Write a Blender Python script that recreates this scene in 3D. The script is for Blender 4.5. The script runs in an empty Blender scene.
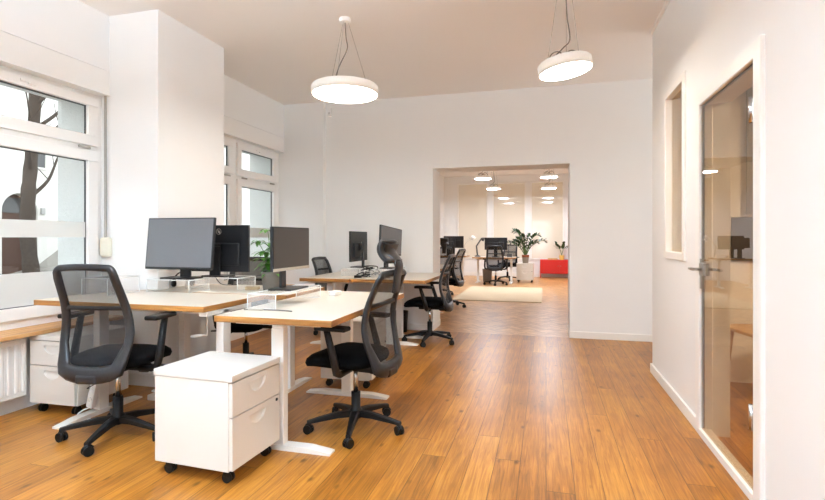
import bpy, bmesh, math, random
from mathutils import Vector, Matrix
random.seed(7)
PI = math.pi
R = math.radians
SC = bpy.context.scene
COL = SC.collection

# ------------------------------------------------------------------ materials
def lin(c):
    return tuple(((v/255.0)/12.92 if v/255.0 <= 0.04045 else ((v/255.0+0.055)/1.055)**2.4) for v in c)

def nodes_of(name):
    m = bpy.data.materials.new(name); m.use_nodes = True
    nt = m.node_tree
    return m, nt, nt.nodes.get('Principled BSDF'), nt.nodes.get('Material Output')

def N(nt, typ, **kw):
    n = nt.nodes.new(typ)
    for k, v in kw.items(): setattr(n, k, v)
    return n

def math_node(nt, op, a, b=None, c=None):
    n = N(nt, 'ShaderNodeMath', operation=op)
    for i, v in enumerate((a, b, c)):
        if v is None: continue
        if isinstance(v, (int, float)): n.inputs[i].default_value = v
        else: nt.links.new(v, n.inputs[i])
    return n.outputs[0]

def M(name, rgb, rough=.5, metal=0., var=.04, scale=30., bump=0., spec=.5, coat=0., emit=None, estr=0.):
    m, nt, b, out = nodes_of(name)
    c = lin(rgb)
    tc = N(nt, 'ShaderNodeTexCoord')
    no = N(nt, 'ShaderNodeTexNoise'); no.inputs['Scale'].default_value = scale; no.inputs['Detail'].default_value = 4
    nt.links.new(tc.outputs['Object'], no.inputs['Vector'])
    mx = N(nt, 'ShaderNodeMix', data_type='RGBA')
    mx.inputs[6].default_value = tuple(v*(1-var) for v in c)+(1,)
    mx.inputs[7].default_value = tuple(min(1, v*(1+var)) for v in c)+(1,)
    nt.links.new(no.outputs['Fac'], mx.inputs[0]); nt.links.new(mx.outputs[2], b.inputs['Base Color'])
    b.inputs['Roughness'].default_value = rough; b.inputs['Metallic'].default_value = metal
    b.inputs['Specular IOR Level'].default_value = spec
    b.inputs['Coat Weight'].default_value = coat
    if bump:
        bp = N(nt, 'ShaderNodeBump'); bp.inputs['Strength'].default_value = bump; bp.inputs['Distance'].default_value = .01
        nt.links.new(no.outputs['Fac'], bp.inputs['Height']); nt.links.new(bp.outputs['Normal'], b.inputs['Normal'])
    if emit:
        b.inputs['Emission Color'].default_value = lin(emit)+(1,); b.inputs['Emission Strength'].default_value = estr
    return m

def M_glass(name, tint=(255, 255, 255), refl=.08, rough=0., trans=.92):
    """thin pane: transparent mixed with a mirror-like reflection by fresnel"""
    m, nt, b, out = nodes_of(name); nt.nodes.remove(b)
    tr = N(nt, 'ShaderNodeBsdfTransparent'); tr.inputs[0].default_value = tuple(v*trans for v in lin(tint))+(1,)
    gl = N(nt, 'ShaderNodeBsdfGlossy'); gl.inputs['Roughness'].default_value = rough
    fr = N(nt, 'ShaderNodeFresnel'); fr.inputs['IOR'].default_value = 1.5
    f2 = math_node(nt, 'ADD', fr.outputs[0], refl-.04); f2.node.use_clamp = True
    ge = N(nt, 'ShaderNodeNewGeometry')      # the reflection belongs to the face the light enters by
    f2 = math_node(nt, 'MULTIPLY', f2, math_node(nt, 'SUBTRACT', 1., ge.outputs['Backfacing']))
    mx = N(nt, 'ShaderNodeMixShader'); nt.links.new(f2, mx.inputs[0])
    nt.links.new(tr.outputs[0], mx.inputs[1]); nt.links.new(gl.outputs[0], mx.inputs[2])
    nt.links.new(mx.outputs[0], out.inputs['Surface'])
    return m

def M_seethrough(name, rgb, opacity, rough=.6, weave=0.):
    """woven mesh, frosted film or clear plastic: part diffuse, part transparent"""
    m, nt, b, out = nodes_of(name)
    b.inputs['Base Color'].default_value = lin(rgb)+(1,); b.inputs['Roughness'].default_value = rough
    tr = N(nt, 'ShaderNodeBsdfTransparent')
    mx = N(nt, 'ShaderNodeMixShader')
    if weave:
        tc = N(nt, 'ShaderNodeTexCoord'); wv = N(nt, 'ShaderNodeTexWave'); wv.inputs['Scale'].default_value = weave
        wv.bands_direction = 'Z'; nt.links.new(tc.outputs['Object'], wv.inputs['Vector'])
        f = math_node(nt, 'MULTIPLY_ADD', wv.outputs['Fac'], .24, opacity-.12)
        nt.links.new(f, mx.inputs[0])
    else: mx.inputs[0].default_value = opacity
    nt.links.new(tr.outputs[0], mx.inputs[1]); nt.links.new(b.outputs[0], mx.inputs[2])
    nt.links.new(mx.outputs[0], out.inputs['Surface'])
    return m

def M_planks():
    m, nt, b, out = nodes_of('pine_planks')
    tc = N(nt, 'ShaderNodeTexCoord'); sp = N(nt, 'ShaderNodeSeparateXYZ'); nt.links.new(tc.outputs['Object'], sp.inputs[0])
    x, y = sp.outputs[0], sp.outputs[1]
    Wd = .138
    xs = math_node(nt, 'DIVIDE', x, Wd); ix = math_node(nt, 'FLOOR', xs); fx = math_node(nt, 'FRACT', xs)
    wn = N(nt, 'ShaderNodeTexWhiteNoise', noise_dimensions='1D'); nt.links.new(ix, wn.inputs['W'])
    yo = math_node(nt, 'MULTIPLY_ADD', wn.outputs['Value'], 7.3, y)
    ys = math_node(nt, 'DIVIDE', yo, 3.4); iy = math_node(nt, 'FLOOR', ys); fy = math_node(nt, 'FRACT', ys)
    cid = N(nt, 'ShaderNodeCombineXYZ'); nt.links.new(ix, cid.inputs[0]); nt.links.new(iy, cid.inputs[1])
    wn2 = N(nt, 'ShaderNodeTexWhiteNoise', noise_dimensions='2D'); nt.links.new(cid.outputs[0], wn2.inputs['Vector'])
    # grain: noise stretched along the board
    gv = N(nt, 'ShaderNodeCombineXYZ')
    nt.links.new(math_node(nt, 'MULTIPLY', x, 58.), gv.inputs[0]); nt.links.new(math_node(nt, 'MULTIPLY', yo, 2.6), gv.inputs[1])
    nt.links.new(math_node(nt, 'MULTIPLY', wn2.outputs['Value'], 40.), gv.inputs[2])
    gn = N(nt, 'ShaderNodeTexNoise'); gn.inputs['Scale'].default_value = 1.; gn.inputs['Detail'].default_value = 8; gn.inputs['Roughness'].default_value = .62; gn.inputs['Distortion'].default_value = 1.2
    nt.links.new(gv.outputs[0], gn.inputs['Vector'])
    # broad blotches of wear
    bl = N(nt, 'ShaderNodeTexNoise'); bl.inputs['Scale'].default_value = 2.2; bl.inputs['Detail'].default_value = 3
    nt.links.new(tc.outputs['Object'], bl.inputs['Vector'])
    # knots
    kv = N(nt, 'ShaderNodeCombineXYZ')
    nt.links.new(math_node(nt, 'MULTIPLY', x, 8.5), kv.inputs[0]); nt.links.new(math_node(nt, 'MULTIPLY', yo, 4.4), kv.inputs[1])
    vo = N(nt, 'ShaderNodeTexVoronoi'); vo.inputs['Scale'].default_value = 1.; nt.links.new(kv.outputs[0], vo.inputs['Vector'])
    kd = N(nt, 'ShaderNodeMapRange'); kd.inputs[1].default_value = .05; kd.inputs[2].default_value = .17; kd.inputs[3].default_value = 1.; kd.inputs[4].default_value = 0.
    nt.links.new(vo.outputs['Distance'], kd.inputs[0])
    wn3 = N(nt, 'ShaderNodeSeparateColor'); nt.links.new(vo.outputs['Color'], wn3.inputs[0])
    ksel = math_node(nt, 'GREATER_THAN', wn3.outputs[0], .2)
    knot = math_node(nt, 'MULTIPLY', kd.outputs[0], ksel)
    t = math_node(nt, 'MULTIPLY_ADD', wn2.outputs['Value'], .20, math_node(nt, 'MULTIPLY_ADD', gn.outputs['Fac'], .85, -.12))
    t = math_node(nt, 'MULTIPLY_ADD', bl.outputs['Fac'], .30, t)
    cr = N(nt, 'ShaderNodeValToRGB'); nt.links.new(t, cr.inputs[0])
    e = cr.color_ramp.elements
    e[0].position = .27; e[0].color = lin((98, 54, 15))+(1,)
    e[1].position = .85; e[1].color = lin((206, 146, 62))+(1,)
    n1 = cr.color_ramp.elements.new(.55); n1.color = lin((162, 103, 35))+(1,)
    mk = N(nt, 'ShaderNodeMix', data_type='RGBA'); nt.links.new(math_node(nt, 'MULTIPLY', knot, .75), mk.inputs[0])
    nt.links.new(cr.outputs[0], mk.inputs[6]); mk.inputs[7].default_value = lin((70, 34, 14))+(1,)
    # joints
    ex = math_node(nt, 'MINIMUM', fx, math_node(nt, 'SUBTRACT', 1., fx))
    jx = math_node(nt, 'LESS_THAN', ex, .016)
    ey = math_node(nt, 'MINIMUM', fy, math_node(nt, 'SUBTRACT', 1., fy))
    jy = math_node(nt, 'LESS_THAN', ey, .0008)
    j = math_node(nt, 'MAXIMUM', jx, jy)
    mj = N(nt, 'ShaderNodeMix', data_type='RGBA'); nt.links.new(math_node(nt, 'MULTIPLY', j, .6), mj.inputs[0])
    nt.links.new(mk.outputs[2], mj.inputs[6]); mj.inputs[7].default_value = lin((58, 32, 14))+(1,)
    nt.links.new(mj.outputs[2], b.inputs['Base Color'])
    ro = math_node(nt, 'MULTIPLY_ADD', gn.outputs['Fac'], .16, .26)
    nt.links.new(ro, b.inputs['Roughness']); b.inputs['Specular IOR Level'].default_value = .5
    bp = N(nt, 'ShaderNodeBump'); bp.inputs['Strength'].default_value = .25; bp.inputs['Distance'].default_value = .004
    nt.links.new(math_node(nt, 'SUBTRACT', math_node(nt, 'MULTIPLY', gn.outputs['Fac'], .25), j), bp.inputs['Height'])
    nt.links.new(bp.outputs['Normal'], b.inputs['Normal'])
    return m

def M_parquet():
    m, nt, b, out = nodes_of('parquet')
    tc = N(nt, 'ShaderNodeTexCoord'); mp = N(nt, 'ShaderNodeMapping'); mp.inputs['Rotation'].default_value = (0, 0, R(45))
    nt.links.new(tc.outputs['Object'], mp.inputs['Vector'])
    # basket of small blocks: alternate direction by checker
    ck = N(nt, 'ShaderNodeTexChecker'); ck.inputs['Scale'].default_value = 1/.20; nt.links.new(mp.outputs[0], ck.inputs['Vector'])
    cols = []
    for rot in (0, 90):
        m2 = N(nt, 'ShaderNodeMapping'); m2.inputs['Rotation'].default_value = (0, 0, R(rot)); nt.links.new(mp.outputs[0], m2.inputs['Vector'])
        bk = N(nt, 'ShaderNodeTexBrick'); bk.offset = 0
        bk.inputs['Color1'].default_value = lin((176, 122, 66))+(1,); bk.inputs['Color2'].default_value = lin((214, 166, 104))+(1,)
        bk.inputs['Mortar'].default_value = lin((120, 80, 44))+(1,); bk.inputs['Scale'].default_value = 1.; bk.inputs['Mortar Size'].default_value = .0016
        bk.inputs['Brick Width'].default_value = .20; bk.inputs['Row Height'].default_value = .05
        nt.links.new(m2.outputs[0], bk.inputs['Vector']); cols.append(bk.outputs['Color'])
    mx = N(nt, 'ShaderNodeMix', data_type='RGBA'); nt.links.new(ck.outputs['Fac'], mx.inputs[0])
    nt.links.new(cols[0], mx.inputs[6]); nt.links.new(cols[1], mx.inputs[7])
    nt.links.new(mx.outputs[2], b.inputs['Base Color']); b.inputs['Roughness'].default_value = .33
    return m

def M_wood(name, c1, c2, sx=30., sy=2., rough=.4, axis=0):
    m, nt, b, out = nodes_of(name)
    tc = N(nt, 'ShaderNodeTexCoord'); mp = N(nt, 'ShaderNodeMapping')
    s = [sx, sx, sx]; s[axis] = sy; mp.inputs['Scale'].default_value = s
    nt.links.new(tc.outputs['Object'], mp.inputs['Vector'])
    no = N(nt, 'ShaderNodeTexNoise'); no.inputs['Scale'].default_value = 1.; no.inputs['Detail'].default_value = 4; nt.links.new(mp.outputs[0], no.inputs['Vector'])
    cr = N(nt, 'ShaderNodeValToRGB'); nt.links.new(no.outputs['Fac'], cr.inputs[0])
    cr.color_ramp.elements[0].position = .3; cr.color_ramp.elements[0].color = lin(c1)+(1,)
    cr.color_ramp.elements[1].position = .7; cr.color_ramp.elements[1].color = lin(c2)+(1,)
    nt.links.new(cr.outputs[0], b.inputs['Base Color']); b.inputs['Roughness'].default_value = rough
    return m

WALL = M('white_wall_paint', (238, 238, 236), .75, var=.015, scale=3., bump=.02)
CEIL = M('ceiling_paint', (240, 237, 233), .85, var=.01, scale=2.)
TRIM = M('white_gloss_paint', (240, 238, 233), .4, var=.01)
PVC = M('white_window_plastic', (238, 237, 234), .35, var=.01)
PLANKS = M_planks(); PARQ = M_parquet()
PLY = M_wood('plywood_edge', (128, 84, 36), (188, 132, 66), 40., 3., .45, 0)
PLYY = M_wood('plywood_edge_cross', (128, 84, 36), (188, 132, 66), 40., 3., .45, 1)
SILLW = M_wood('oiled_pine_sill', (176, 124, 70), (222, 174, 116), 24., 2., .4, 1)
OAK = M_wood('pale_oak', (186, 140, 88), (220, 178, 126), 30., 3., .4, 2)
LAM = M('white_laminate', (216, 206, 190), .32, var=.01)
STEELW = M('white_powder_steel', (236, 233, 226), .35, var=.01)
PEDW = M('white_pedestal_lacquer', (218, 214, 205), .3, var=.01)
BLK = M('black_plastic', (15, 15, 16), .45, var=.06, spec=.35)
BLKM = M('black_matte_plastic', (11, 11, 12), .5, var=.06, spec=.35)
CHF = M('charcoal_chair_frame', (32, 32, 34), .36, var=.05, spec=.45)
SEATF = M('black_seat_fabric', (9, 9, 10), .9, var=.3, scale=400., bump=.2, spec=.1)
MESH = M_seethrough('black_mesh_fabric', (20, 20, 23), .72, .7, 90.)
CHROME = M('chrome', (205, 205, 205), .18, 1.)
STEEL = M('brushed_steel', (176, 172, 164), .32, 1.)
SCREEN = M('switched_off_screen', (104, 105, 108), .42, var=.03, spec=.6)  # reflection of the bright room put into the grey of the dark panel
SCREEND = M('dark_glossy_screen', (58, 52, 46), .38, var=.03, spec=.6)
MONB = M('monitor_back_plastic', (24, 24, 26), .4, var=.05)
SILVER = M('silver_plastic', (190, 182, 168), .35, .4)
ACRYL = M_seethrough('clear_acrylic', (240, 240, 238), .16, .08)
ACRED = M('acrylic_polished_edge', (236, 238, 236), .2, var=.01)
GLASS = M_glass('window_glass', (250, 252, 252), .05)
DGLASS = M_glass('tinted_door_glass', (222, 212, 196), .10, 0., .90)
GASK = M('grey_window_gasket', (74, 74, 76), .6)
FILM = M_seethrough('frosted_film', (218, 220, 216), .95, .6)
LAMPW = M('lamp_white_shell', (240, 238, 232), .45, var=.01)
OPAL = M('lamp_opal_drum', (240, 238, 232), .45, var=.01, emit=(255, 250, 242), estr=.04)
LAMPE = M('lamp_diffuser', (255, 248, 238), .5, emit=(255, 247, 236), estr=10.)
LAMPN = M('added_fill_diffuser', (255, 248, 238), .5, emit=(202, 229, 255), estr=24.)  # fill from the added unseen pendants, cool against the warm floor bounce
LAMPV = M('added_ceiling_fill', (255, 248, 238), .5, emit=(214, 234, 255), estr=85.)  # made-up glow that brightens the ceiling from out of view
LAMPF = M('lamp_diffuser_far', (255, 248, 238), .5, emit=(238, 244, 255), estr=38.)
LAMPS2 = M('added_side_room_diffuser', (255, 248, 238), .5, emit=(255, 244, 226), estr=50.)  # for the added lamp that brightens the side room
LAMPS = M('desk_lamp_bulb', (255, 248, 238), .5, emit=(255, 238, 214), estr=14.)
WIRE = M('steel_wire', (150, 146, 140), .35, .8)
CORDG = M('grey_flex', (110, 104, 98), .5)
CORDB = M('black_cable', (26, 26, 28), .5)
CORDW = M('white_cable', (232, 230, 226), .45)
LEAF = M('green_leaf', (74, 132, 44), .42, var=.3, scale=9.)
LEAFD = M('dark_green_leaf', (34, 66, 34), .35, var=.3, scale=9.)
STEM = M('plant_stem', (86, 110, 56), .6)
POTG = M('grey_stone_pot', (92, 86, 78), .7, var=.12, bump=.2)
POTT = M('taupe_pot', (150, 138, 122), .6)
TERRA = M('terracotta_rim', (150, 82, 52), .7)
YEL = M('yellow_glaze', (236, 200, 110), .4)
SOIL = M('potting_soil', (52, 38, 28), .95, var=.3)
RED = M('red_lacquered_steel', (202, 34, 28), .35, var=.02)
RUGM = M('beige_wool_rug', (214, 195, 164), .95, var=.08, scale=160., bump=.3)
PANEL = M('beige_glazed_blind', (230, 221, 202), .6, var=.02, scale=2., coat=1.)
PANEL.node_tree.nodes['Principled BSDF'].inputs['Coat IOR'].default_value = 2.
RADM = M('radiator_enamel', (232, 229, 222), .35, var=.01)
PLASTER = M('rough_cast_plaster', (226, 228, 226), .95, var=.1, scale=60., bump=.8)
FAC = M('white_street_facade', (226, 224, 218), .9, var=.03, scale=4.)
STONE = M('street_paving', (104, 102, 98), .9, var=.12, scale=6.)
BARK = M('tree_bark', (78, 68, 60), .95, var=.35, scale=22., bump=.9)
DOORB = M('brown_street_door', (86, 60, 48), .6, var=.2)
DGL = M('dark_window_pane', (82, 84, 86), .15)
CARP = M('silver_car_paint', (112, 116, 120), .3, .4, coat=.5)
CARD = M('grey_car_paint', (136, 132, 126), .3, .4, coat=.5)
CARG = M('car_window', (70, 78, 84), .1)
TYRE = M('tyre_rubber', (30, 30, 30), .8)
CURT = M('grey_curtain', (150, 148, 146), .9, var=.06, scale=5.)
BOARD = M('dark_pinboard', (74, 70, 68), .7)
GREYP = M('grey_plastic', (120, 118, 116), .45)
SHADEG = M('lamp_arm_dark_grey', (70, 68, 66), .4)

# ------------------------------------------------------------------ mesh builder
class MB:
    def __init__(s): s.bm = bmesh.new(); s.mi = 0
    def _new(s, faces):
        for f in faces: f.material_index = s.mi
    def box(s, x0, x1, y0, y1, z0, z1, bev=0., seg=2, mat=None):
        b = bmesh.new(); bmesh.ops.create_cube(b, size=1.)
        for v in b.verts:
            v.co = Vector(((x0+x1)/2+v.co.x*(x1-x0), (y0+y1)/2+v.co.y*(y1-y0), (z0+z1)/2+v.co.z*(z1-z0)))
        if bev: bmesh.ops.bevel(b, geom=list(b.edges), offset=bev, segments=seg, profile=.5, affect='EDGES')
        if mat is not None: bmesh.ops.transform(b, matrix=mat, verts=b.verts)
        return s.merge(b)
    def merge(s, b):
        mp = {}
        for v in b.verts: mp[v] = s.bm.verts.new(v.co)
        for f in b.faces:
            try:
                nf = s.bm.faces.new([mp[v] for v in f.verts]); nf.material_index = s.mi; nf.smooth = f.smooth
            except ValueError: pass
        b.free(); return s
    def cyl(s, p0, p1, r0, r1=None, n=20, caps=True):
        return s.tube([p0, p1], [r0, r0 if r1 is None else r1], n, caps)
    def tube(s, pts, r, n=10, caps=True, closed=False):
        pts = [Vector(p) for p in pts]; k = len(pts)
        rs = r if isinstance(r, (list, tuple)) else [r]*k
        up = None; rings = []
        for i, p in enumerate(pts):
            if closed: t = pts[(i+1) % k]-pts[i-1]
            elif i == 0: t = pts[1]-pts[0]
            elif i == k-1: t = pts[-1]-pts[-2]
            else: t = (pts[i+1]-p).normalized()+(p-pts[i-1]).normalized()
            t = t.normalized() if t.length > 1e-9 else Vector((0, 0, 1))
            if up is None:
                a = Vector((0, 0, 1)) if abs(t.z) < .9 else Vector((1, 0, 0))
                up = (a-t*a.dot(t)).normalized()
            else:
                up = up-t*up.dot(t)
                up = up.normalized() if up.length > 1e-6 else t.orthogonal().normalized()
            sd = t.cross(up)
            rings.append([s.bm.verts.new(p+(up*math.cos(2*PI*j/n)+sd*math.sin(2*PI*j/n))*rs[i]) for j in range(n)])
        for i in range(k if closed else k-1):
            a, b = rings[i], rings[(i+1) % k]
            for j in range(n):
                f = s.bm.faces.new((a[j], a[(j+1) % n], b[(j+1) % n], b[j])); f.smooth = n > 5; f.material_index = s.mi
        if caps and not closed:
            f = s.bm.faces.new(list(reversed(rings[0]))); f.material_index = s.mi
            f = s.bm.faces.new(rings[-1]); f.material_index = s.mi
        return s
    def lathe(s, prof, n=32, at=(0, 0, 0), mat=None, smooth=True):
        at = Vector(at); rings = []
        for (r, z) in prof:
            if r < 1e-6: rings.append([s.bm.verts.new(at+Vector((0, 0, z)))])
            else: rings.append([s.bm.verts.new(at+Vector((r*math.cos(2*PI*j/n), r*math.sin(2*PI*j/n), z))) for j in range(n)])
        vs = [v for rg in rings for v in rg]
        for a, b in zip(rings[:-1], rings[1:]):
            for j in range(n):
                q = []
                for v in (a[j % len(a)], a[(j+1) % len(a)], b[(j+1) % len(b)], b[j % len(b)]):
                    if v not in q: q.append(v)
                if len(q) > 2:
                    f = s.bm.faces.new(q); f.smooth = smooth; f.material_index = s.mi
        if mat is not None: bmesh.ops.transform(s.bm, matrix=mat, verts=vs)
        return s
    def prism(s, poly, z0, z1, mat=None):
        """poly in local XY extruded in Z, then mat"""
        a = [s.bm.verts.new((p[0], p[1], z0)) for p in poly]; b = [s.bm.verts.new((p[0], p[1], z1)) for p in poly]
        k = len(poly); fs = [s.bm.faces.new(list(reversed(a))), s.bm.faces.new(b)]
        for i in range(k): fs.append(s.bm.faces.new((a[i], a[(i+1) % k], b[(i+1) % k], b[i])))
        s._new(fs)
        if mat is not None: bmesh.ops.transform(s.bm, matrix=mat, verts=a+b)
        return s
    def grid(s, fn, nu, nv, thick=None):
        vs = [[s.bm.verts.new(fn(i/nu, j/nv)) for j in range(nv+1)] for i in range(nu+1)]
        for i in range(nu):
            for j in range(nv):
                f = s.bm.faces.new((vs[i][j], vs[i+1][j], vs[i+1][j+1], vs[i][j+1])); f.smooth = True; f.material_index = s.mi
        return s
    def build(s, name, mats, parent=None, loc=None, rotz=None, autosmooth=None, solid=None):
        bmesh.ops.recalc_face_normals(s.bm, faces=s.bm.faces)
        me = bpy.data.meshes.new(name); s.bm.to_mesh(me); s.bm.free()
        for m in (mats if isinstance(mats, (list, tuple)) else [mats]): me.materials.append(m)
        o = bpy.data.objects.new(name, me); COL.objects.link(o)
        if parent: o.parent = parent
        if loc is not None: o.location = loc
        if rotz is not None: o.rotation_euler = (0, 0, rotz)
        if solid:
            md = o.modifiers.new('thickness', 'SOLIDIFY'); md.thickness = solid; md.offset = 0
        return o

def spline(pts, k=6):
    """Catmull-Rom through points"""
    P = [Vector(p) for p in pts]; out = []
    for i in range(len(P)-1):
        p0 = P[max(i-1, 0)]; p1 = P[i]; p2 = P[i+1]; p3 = P[min(i+2, len(P)-1)]
        for j in range(k):
            t = j/k
            out.append(.5*((2*p1)+(p2-p0)*t+(2*p0-5*p1+4*p2-p3)*t*t+(3*p1-p0-3*p2+p3)*t**3))
    out.append(P[-1]); return out

def thing(name, label, cat, loc=(0, 0, 0), rotz=0., group=None):
    o = bpy.data.objects.new(name, None); COL.objects.link(o)
    o.empty_display_size = .1; o.location = loc; o.rotation_euler = (0, 0, rotz)
    return tag(o, label, cat, group)
def tag(o, label, cat, group=None):
    o['label'] = label; o['category'] = cat
    if group: o['group'] = group
    return o
def struct(o):
    o['kind'] = 'structure'; return o
def kids(o): return [c for c in COL.objects if c.parent == o]
def copy_tree(o, parent=None):
    c = o.copy(); COL.objects.link(c)
    if parent: c.parent = parent
    for ch in kids(o): copy_tree(ch, c)
    return c
def dup(o, label, loc, rotz=0., group=None):
    c = copy_tree(o); c.location = loc; c.rotation_euler = (0, 0, rotz); c['label'] = label
    if group: c['group'] = group
    return c
def sbox(name, mat, *a, bev=0., parent=None):
    o = MB().box(*a, bev=bev).build(name, mat, parent)
    return o if parent else struct(o)

# ------------------------------------------------------------------ room shell
CZ = 3.17; XR = .955; YB = 6.54; XL = -3.65
sbox('floor', PLANKS, -4.2, 4.3, -3.2, YB+.005, -.05, 0)
sbox('floor_parquet', PARQ, -4.2, 4.3, YB+.005, 16.9, -.05, 0)
sbox('ceiling', CEIL, -4.2, 4.3, -3.2, YB+.48, CZ, CZ+.1)
sbox('ceiling_far', CEIL, -4.2, 4.3, YB+.48, 16.9, 3.3, 3.4)

WY0, WY1 = .9, 3.485        # near window
VY0, VY1 = 4.37, 6.46       # far window
w = MB()
w.box(-4.2, -3.70, -3.2, 7.0, 0, .56)
w.box(-4.2, XL, -3.2, 7.0, 2.69, CZ)
w.box(-4.2, XL, WY1, VY0, .56, 2.69)
w.box(-4.2, XL, VY1, 7.0, .56, 2.69)
w.box(-4.2, XL, .5, WY0, .56, 2.69)
w.box(-4.2, XL, -3.2, -2.1, .56, 2.69)
w.box(-4.2, -3.80, -2.1, .5, 2.47, 2.69); w.box(-4.2, -3.80, WY0, WY1, 2.47, 2.69); w.box(-4.2, -3.80, VY0, VY1, 2.47, 2.69)
struct(w.build('wall_left', WALL))
sbox('wall_left_pier', WALL, XL, -3.145, WY1, VY0, 0, CZ)
sbox('wall_left_column', WALL, XL, -3.035, VY1, YB+.1, 0, CZ)
w = MB()
OX0, OX1, OZ = -1.47, .286, 2.187
YT = 7.02
w.box(XL, OX0, YB, YT, 0, CZ); w.box(OX1, 4.3, YB, YT, 0, CZ); w.box(OX0, OX1, YB, YT, OZ, CZ)
struct(w.build('wall_back', WALL))
# partition wall on the right, with the glazed opening and the glass door
DY0, DY1, DZ = 2.655, 3.53, 2.10
GY0, GY1, GZ0, GZ1 = 3.93, 4.46, 1.13, 2.385
YE = 5.045; XT = 1.115
w = MB()
w.box(XR, XT, -3.2, DY0, 0, CZ); w.box(XR, XT, DY0, DY1, DZ, CZ); w.box(XR, XT, DY1, GY0, 0, CZ)
w.box(XR, XT, GY0, GY1, 0, GZ0); w.box(XR, XT, GY0, GY1, GZ1, CZ); w.box(XR, XT, GY1, YE, 0, CZ)
w.box(XR-.022, XR, -3.2, 2.25, 0, CZ)
w.box(XT, 4.3, YE-.15, YE, 0, CZ)
struct(w.build('wall_right', WALL))
sbox('trim_1', TRIM, XR-.02, XR, 2.25, YE, CZ-.035, CZ)
w = MB()
FW0, FW1 = -1.25, .1
w.box(-4.2, FW0, -3.2, -3.05, 0, CZ); w.box(FW1, 4.3, -3.2, -3.05, 0, CZ); w.box(FW0, FW1, -3.2, -3.05, 0, .35); w.box(FW0, FW1, -3.2, -3.05, 2.5, CZ)
struct(w.build('wall_front', WALL))
sbox('wall_side_room', WALL, 4.15, 4.3, -3.05, YE-.15, 0, CZ)
# far room
YF = 16.5
sbox('wall_far', WALL, -4.2, 2.2, YF, YF+.2, 0, 3.3)
sbox('wall_far_left', WALL, -3.5, -3.32, YT, YF, 0, 3.3)
sbox('wall_far_right', WALL, 1.6, 1.8, YT, YF, 0, 3.3)
# skirting boards
def skirt(name, *bx): 
    m = MB()
    for b in bx: m.box(*b, bev=.004, seg=1)
    return struct(m.build(name, TRIM))
skirt('baseboard_back', (OX1-.006, 4.2, YB-.018, YB, 0, .085), (OX1-.006, OX1, YB, YT, 0, .085), (-3.03, OX0, YB-.018, YB, 0, .085), (OX0, OX0+.006, YB, YT, 0, .085))
skirt('baseboard_right', (XR-.018, XR, 3.59, YE+.018, 0, .085), (XR-.018, 4.1, YE, YE+.018, 0, .085))
skirt('baseboard_left', (-3.145, -3.127, WY1, VY0, 0, .1), (-3.66, -3.127, WY1-.018, WY1, 0, .1), (-3.66, -3.127, VY0, VY0+.018, 0, .1), (-3.70, -3.682, VY0, VY1, 0, .1))
skirt('baseboard_far', (-3.3, 1.6, YF-.02, YF, 0, .12))

# ------------------------------------------------------------------ windows on the street side
def street_window(n, y0, y1, casements, films, latch):
    """PVC window in the plane x = -3.76; casements = list of (y0, y1)"""
    xa, xb = -3.80, -3.735
    f = MB()
    z0, z1, zt = .62, 2.49, 2.01
    xh = xb-.002
    f.box(xa+.002, xh, y0+.049, y1-.049, z0+.0, z0+.04); f.box(xa+.002, xh, y0+.049, y1-.049, z1-.055, z1-.001); f.box(xa+.002, xh, y0+.049, y1-.049, zt-.03, zt+.03)
    ys = [y0]+[c[1] for c in casements[:-1]]+[y1]
    f.box(xa, xb, y0, y0+.05, z0-.03, z1); f.box(xa, xb, y1-.05, y1, z0-.03, z1); f.box(xa+.002, xh-.002, y0+.049, y1-.049, z0-.03, z0+.001)
    for a, b in zip(casements[:-1], casements[1:]): f.box(xa+.004, xb-.004, a[1]-.02, b[0]+.02, z0+.01, z1-.01)
    root = struct(f.build('window_%d' % n, PVC))
    for (a, b) in casements:
        for (c, d) in ((z0+.03, zt-.02), (zt+.02, z1-.045)):
            s = MB(); t = .088 if d < 2.1 else .078; tb = .09
            s.box(xb-.03, xb+.025, a, b, c, c+tb, bev=.006); s.box(xb-.03, xb+.025, a, b, d-t, d, bev=.006)
            s.box(xb-.03, xb+.025, a, a+.09, c+tb, d-t, bev=.006); s.box(xb-.03, xb+.025, b-.10, b, c+tb, d-t, bev=.006)
            so = s.build('sash', PVC, root)
            g = MB()
            for (e0, e1, h0, h1) in ((a+.088, a+.094, c+tb, d-t), (b-.103, b-.099, c+tb, d-t), (a+.09, b-.1, d-t-.007, d-t+.002), (a+.09, b-.1, c+tb-.002, c+tb+.006)):
                g.box(xb-.02, xb-.002, e0, e1, h0, h1)
            g.build('gasket', GASK, so)
            MB().box(xb-.018, xb-.010, a+.085, b-.095, c+tb-.005, d-t+.005).build('pane', GLASS, so)
            if d < 2.1:
                for (h0, h1) in films:
                    MB().box(xb-.009, xb-.006, a+.093, b-.104, h0, h1).build('frosted_film', FILM, so)
            if d > 2.1 and latch:
                yy = (a+b)/2
                l = MB(); l.box(xb+.025, xb+.036, yy-.06, yy+.06, d-.045, d-.025, bev=.004); l.box(xb+.03, xb+.05, yy-.01, yy+.055, d-.055, d-.042, bev=.004)
                l.build('latch', PVC, so)
        for yy in (a+.14, b-.14):
            MB().box(xb+.02, xb+.034, yy-.055, yy+.055, zt-.012, zt+.008, bev=.003).build('hinge', STEEL, root)
    return root
FILMS = ((1.255, 1.385), (.735, .99))
street_window(1, WY0, WY1, [(.94, 2.16), (2.22, 3.435)], FILMS, True)
street_window(2, VY0, VY1, [(4.42, 5.36), (5.43, 6.375)], FILMS, True)
street_window(3, -2.1, .5, [(-2.05, -.83), (-.77, .45)], FILMS, False)  # unseen window added behind the camera for more daylight
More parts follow.
